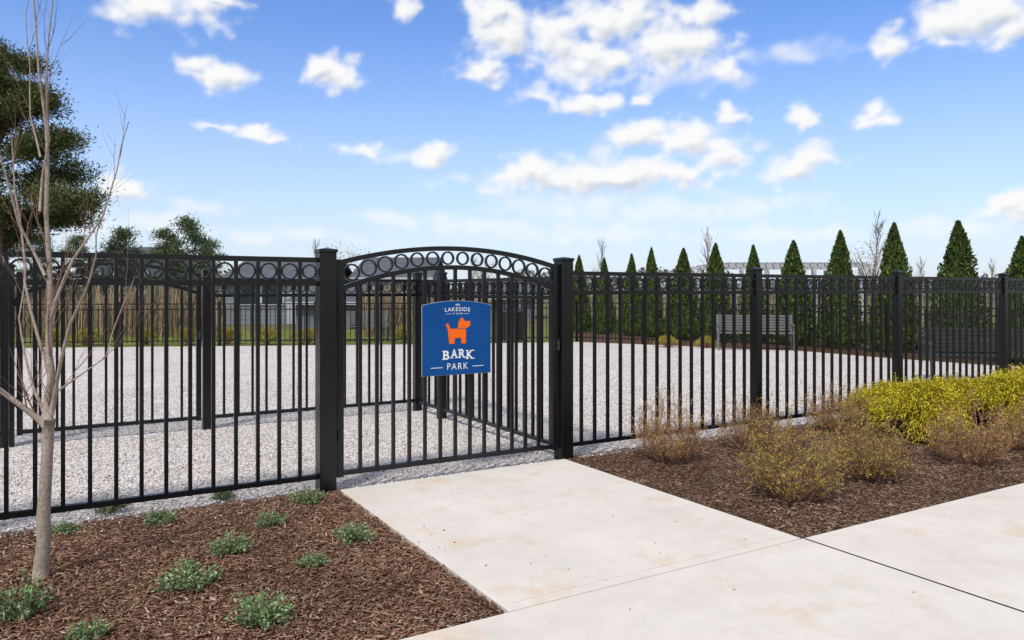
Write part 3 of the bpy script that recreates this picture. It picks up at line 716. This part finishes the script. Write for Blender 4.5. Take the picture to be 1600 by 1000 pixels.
for i,(px,py,Z,lab) in enumerate([(1103,338,36,'slender bare tree rising above the middle of the evergreen row'),(1372,322,34,'bare tree between the third and fourth evergreens from the right'),(935,366,40,'small bare tree near the left end of the evergreen row'),(1441,388,34,'short bare tree between the second and third evergreens from the right'),(1549,398,34,'short bare tree near the right edge behind the evergreens'),(498,366,42,'bare rounded tree just left of the gate post'),(575,380,44,'bare tree behind the left end of the gate arch'),(740,392,60,'bare tree seen under the middle of the gate arch'),(1172,392,40,'bare tree left of the white pergola')]):
    h=ht(py,Z); tree('bare_tree',lab,px,Z,BR[i%3],'leafless trees in the distance',i*1.1,h/4.0)
def blossom(seed):
    r=np.random.default_rng(seed); n=1100; k=30; cen=r.normal(size=(k,3))*np.array([.55,.55,.5])+np.array([0,0,2.4]); idx=r.integers(0,k,n); C=cen[idx]+r.normal(0,.22,(n,3))
    v,f=leaves(C,.09,.05,r); mb=MB(); mb.tube([(0,0,0),(0,.03,1.4)],[.07,.05],6)
    for c in cen: mb.tube([(0,.03,1.2),tuple((c+np.array([0,0,1.6]))/2),tuple(c)],[.03,.02,.008],4)
    return mb.mesh('trunk',M['greytwig']),npmesh('crown',v,f,M['blossom'])
BL=blossom(91)
for px,py,Z,lab in [(1362,384,33,'pale blossoming tree between the evergreens right of the pergola'),(530,384,46,'pale blossoming tree just left of the gate arch'),(755,404,55,'pale blossoming tree seen beneath the gate arch')]:
    tree('blossom_tree',lab,px,Z,BL,'pale blossoming trees',px,ht(py,Z)/3.4)

n=8000; r=np.random.default_rng(12)
Yr=r.uniform(24,33,n); pxr=np.concatenate([r.uniform(-250,345,n-1600),r.uniform(570,700,1600)]); Xr=(pxr-800)/F*Yr
hr=r.uniform(.6,1.5,n)*(1+.2*np.sin(Xr*.9)+.15*np.sin(Xr*2.7)); lean=r.normal(0,.16,(n,2)); b0=np.stack([Xr,Yr,np.full(n,-.03)],1); tp_=b0+np.stack([lean[:,0],lean[:,1],hr],1)
wv=np.stack([np.full(n,.012),r.normal(0,.01,n),np.zeros(n)],1)
Vt=np.stack([b0-wv,b0+wv,tp_+wv*.8,tp_-wv*.8],1).reshape(-1,3)
tag(put('reeds',npmesh('reeds',Vt,np.arange(4*n).reshape(n,4),M['reed'])),'tall dry tan reeds beyond the left fence','reeds',kind='stuff')
n=26000; Yw=r.uniform(120,170,n); Xw=r.uniform(-230,230,n); top=3.4+1.3*np.sin(Xw*.07)+.9*np.sin(Xw*.23+1)+.5*np.sin(Xw*.61)
C=np.stack([Xw,Yw,top*r.uniform(0,1,n)**.6],1); v,f=leaves(C,1.1,.7,r)
tag(put('far_woods',npmesh('far_woods',v,f,M['wood'])),'low hazy line of distant woods on the horizon','woods',kind='stuff')

# ---------------------------------------------------------------- buildings
def house(label,px0,px1,Z,ridge,eave,depth,sid,wins,door=None,rot=0,zb=-.04):
    x0,x1=XZ(px0,Z),XZ(px1,Z); xc=(x0+x1)/2; L=x1-x0; he=ht(eave,Z); hr=ht(ridge,Z)
    t=thing('house',label,'house',(xc,Z,0),rot)
    mb=MB(); D=depth
    prof=[(0,zb),(D,zb),(D,he),(D/2,hr-.12),(0,he)]
    for xx in (-L/2,L/2):
        for y,z in prof: mb.v.append(Vector((xx,y,z)))
    mb.f=[(0,1,2,3,4),(9,8,7,6,5),(0,4,9,5),(1,6,7,2),(4,3,8,9),(3,2,7,8),(0,5,6,1)]
    put('wall',mb.mesh('wall',M[sid]),t)
    k=int((he)/.18); sd_=MB()
    for i in range(1,k): sd_.box(0,-.006,i*.18,L-.02,.012,.014)
    put('siding_lines',sd_.mesh('siding_lines',M[sid]),t)
    rm=MB(); ov=.3; sl=(hr-he)/(D/2)
    for sgn in (0,1):
        ya,yb=(-ov,D/2) if sgn==0 else (D+ov,D/2); za=he-ov*sl+.06; zb_=hr+.04
        o=len(rm.v)
        for xx in (-L/2-ov,L/2+ov):
            for (y,z) in ((ya,za),(yb,zb_),(yb,zb_-.14),(ya,za-.14)): rm.v.append(Vector((xx,y,z)))
        rm.f+= [(o,o+1,o+5,o+4),(o+3,o+7,o+6,o+2),(o,o+4,o+7,o+3),(o,o+3,o+2,o+1),(o+4,o+5,o+6,o+7)]
    rf=put('roof',rm.mesh('roof',M['roof']),t)
    put('gutter',MB().box(0,-ov-.025,he-ov*sl-.02,L+2*ov,.03,.12).mesh('gutter',M['offwhite']),rf)
    for wx,wz,ww,wh in wins:
        f=put('window',MB().box(0,-.03,0,ww+.16,.05,wh+.16).mesh('window',M['offwhite']),t,(wx*L/2,0,wz))
        put('pane',MB().box(0,-.06,0,ww,.02,wh).mesh('pane',M['glass']),f)
    if door is not None:
        d=put('door',MB().box(0,-.03,1.0,1.0,.06,2.05).mesh('door',M['offwhite']),t,(door*L/2,0,0))
        put('door_handle',MB().box(.38,-.08,1.0,.05,.05,.12).mesh('door_handle',M['dark']),d)
    return t
house('low grey shingle roofed building seen over the left fence',352,500,34,402,438,7,'siding2',[(-.5,1.4,.9,1.0),(.0,1.4,.9,1.0)],.55)
house('blue grey sided building seen through the gate, left of the sign',556,668,38,398,432,8,'siding',[(.55,1.5,.8,1.0)],-.5)
house('small blue grey building seen through the gate right of the sign',768,836,40,440,462,4,'siding',[(.0,.7,.6,.5)])
house('distant dark roofed house behind the small pines',140,232,62,382,402,9,'siding2',[(-.4,3.0,1,1.2),(.4,3.0,1,1.2)])
house('blue grey garage wall between the low building and the gate post',462,548,30,446,470,5,'siding',[(.2,.9,.7,.6)])
Z=36; x0,x1=XZ(1125,Z),XZ(1345,Z); hp=ht(412,Z)
pg=thing('pergola','white pergola with slatted top behind the evergreen row','pergola',(x0,Z,0)); W_=x1-x0
for y in (0,4):
    for i in range(4): put('column',MB().box(0,0,hp/2-.1,.18,.18,hp-.2).mesh('column',M['offwhite']),pg,(W_*i/3,y,0))
    put('beam',MB().box(W_/2,y,hp-.09,W_+.8,.12,.16).mesh('beam',M['offwhite']),pg)
for i in range(20): put('rafter',MB().box(0,2,hp+.028,.05,5.2,.05).mesh('rafter',M['offwhite']),pg,(W_*i/19,0,0))
def bench(label,loc,rz,L,mat,group):
    t=thing('park_bench',label,'bench',loc,rz,group)
    s=MB()
    for i in range(6): s.box(0,-.20+i*.078,.43,L,.055,.022)
    put('seat',s.mesh('seat',mat),t)
    s=MB()
    for i in range(6):
        z=.50+i*.068; s.box(0,.235+(z-.45)*.22,z,L,.02,.05)
    put('backrest',s.mesh('backrest',mat),t)
    for x in (-L/2+.03,L/2-.03):
        m_=MB(); m_.tube([(0,-.22,0),(0,-.20,.42),(0,-.21,.62)],[.022,.022,.02],8); m_.tube([(0,.26,0),(0,.22,.42),(0,.32,.88)],[.022,.022,.02],8); m_.tube([(0,-.2,.405),(0,.22,.405)],[.018,.018],8)
        put('leg',m_.mesh('leg',mat),t,(x,0,0)); 
        put('armrest',MB().tube([(0,-.26,.60),(0,-.21,.635),(0,.0,.64),(0,.26,.63)],[.02,.022,.022,.02],8).mesh('armrest',mat),t,(x,0,0))
    return t
x,y=G(1180,547); bench('light grey slatted metal bench in front of the evergreens',(x,y,0),rad(-12),1.85,M['greymetal'],'park benches around the dog run')
x,y=G(1552,597); bench('dark slatted metal bench behind the fence at the right edge',(x,y,0),rad(-8),2.1,M['dark'],'park benches around the dog run')
x,y=G(560,533); bench('grey bench across the gravel seen through the gate left of the sign',(x,y,0),rad(4),1.7,M['greymetal'],'park benches around the dog run')
x,y=G(800,534); t=thing('litter_bin','black slatted litter bin at the far side of the gravel right of the sign','litter bin',(x,y,0))
s=MB()
for i in range(18):
    a=6.2832*i/18; s.box(0,0,0,.05,.012,.8,Matrix.Translation((math.cos(a)*.30,math.sin(a)*.30,.45))@Matrix.Rotation(a+math.pi/2,4,'Z'))
put('slats',s.mesh('slats',M['dark']),t); put('liner',MB().tube([(0,0,.04),(0,0,.84)],[.27,.27],20).mesh('liner',M['dark']),t)
put('lid',MB().tube([(0,0,.86),(0,0,.92),(0,0,1.0)],[.34,.32,.12],20).mesh('lid',M['dark']),t)
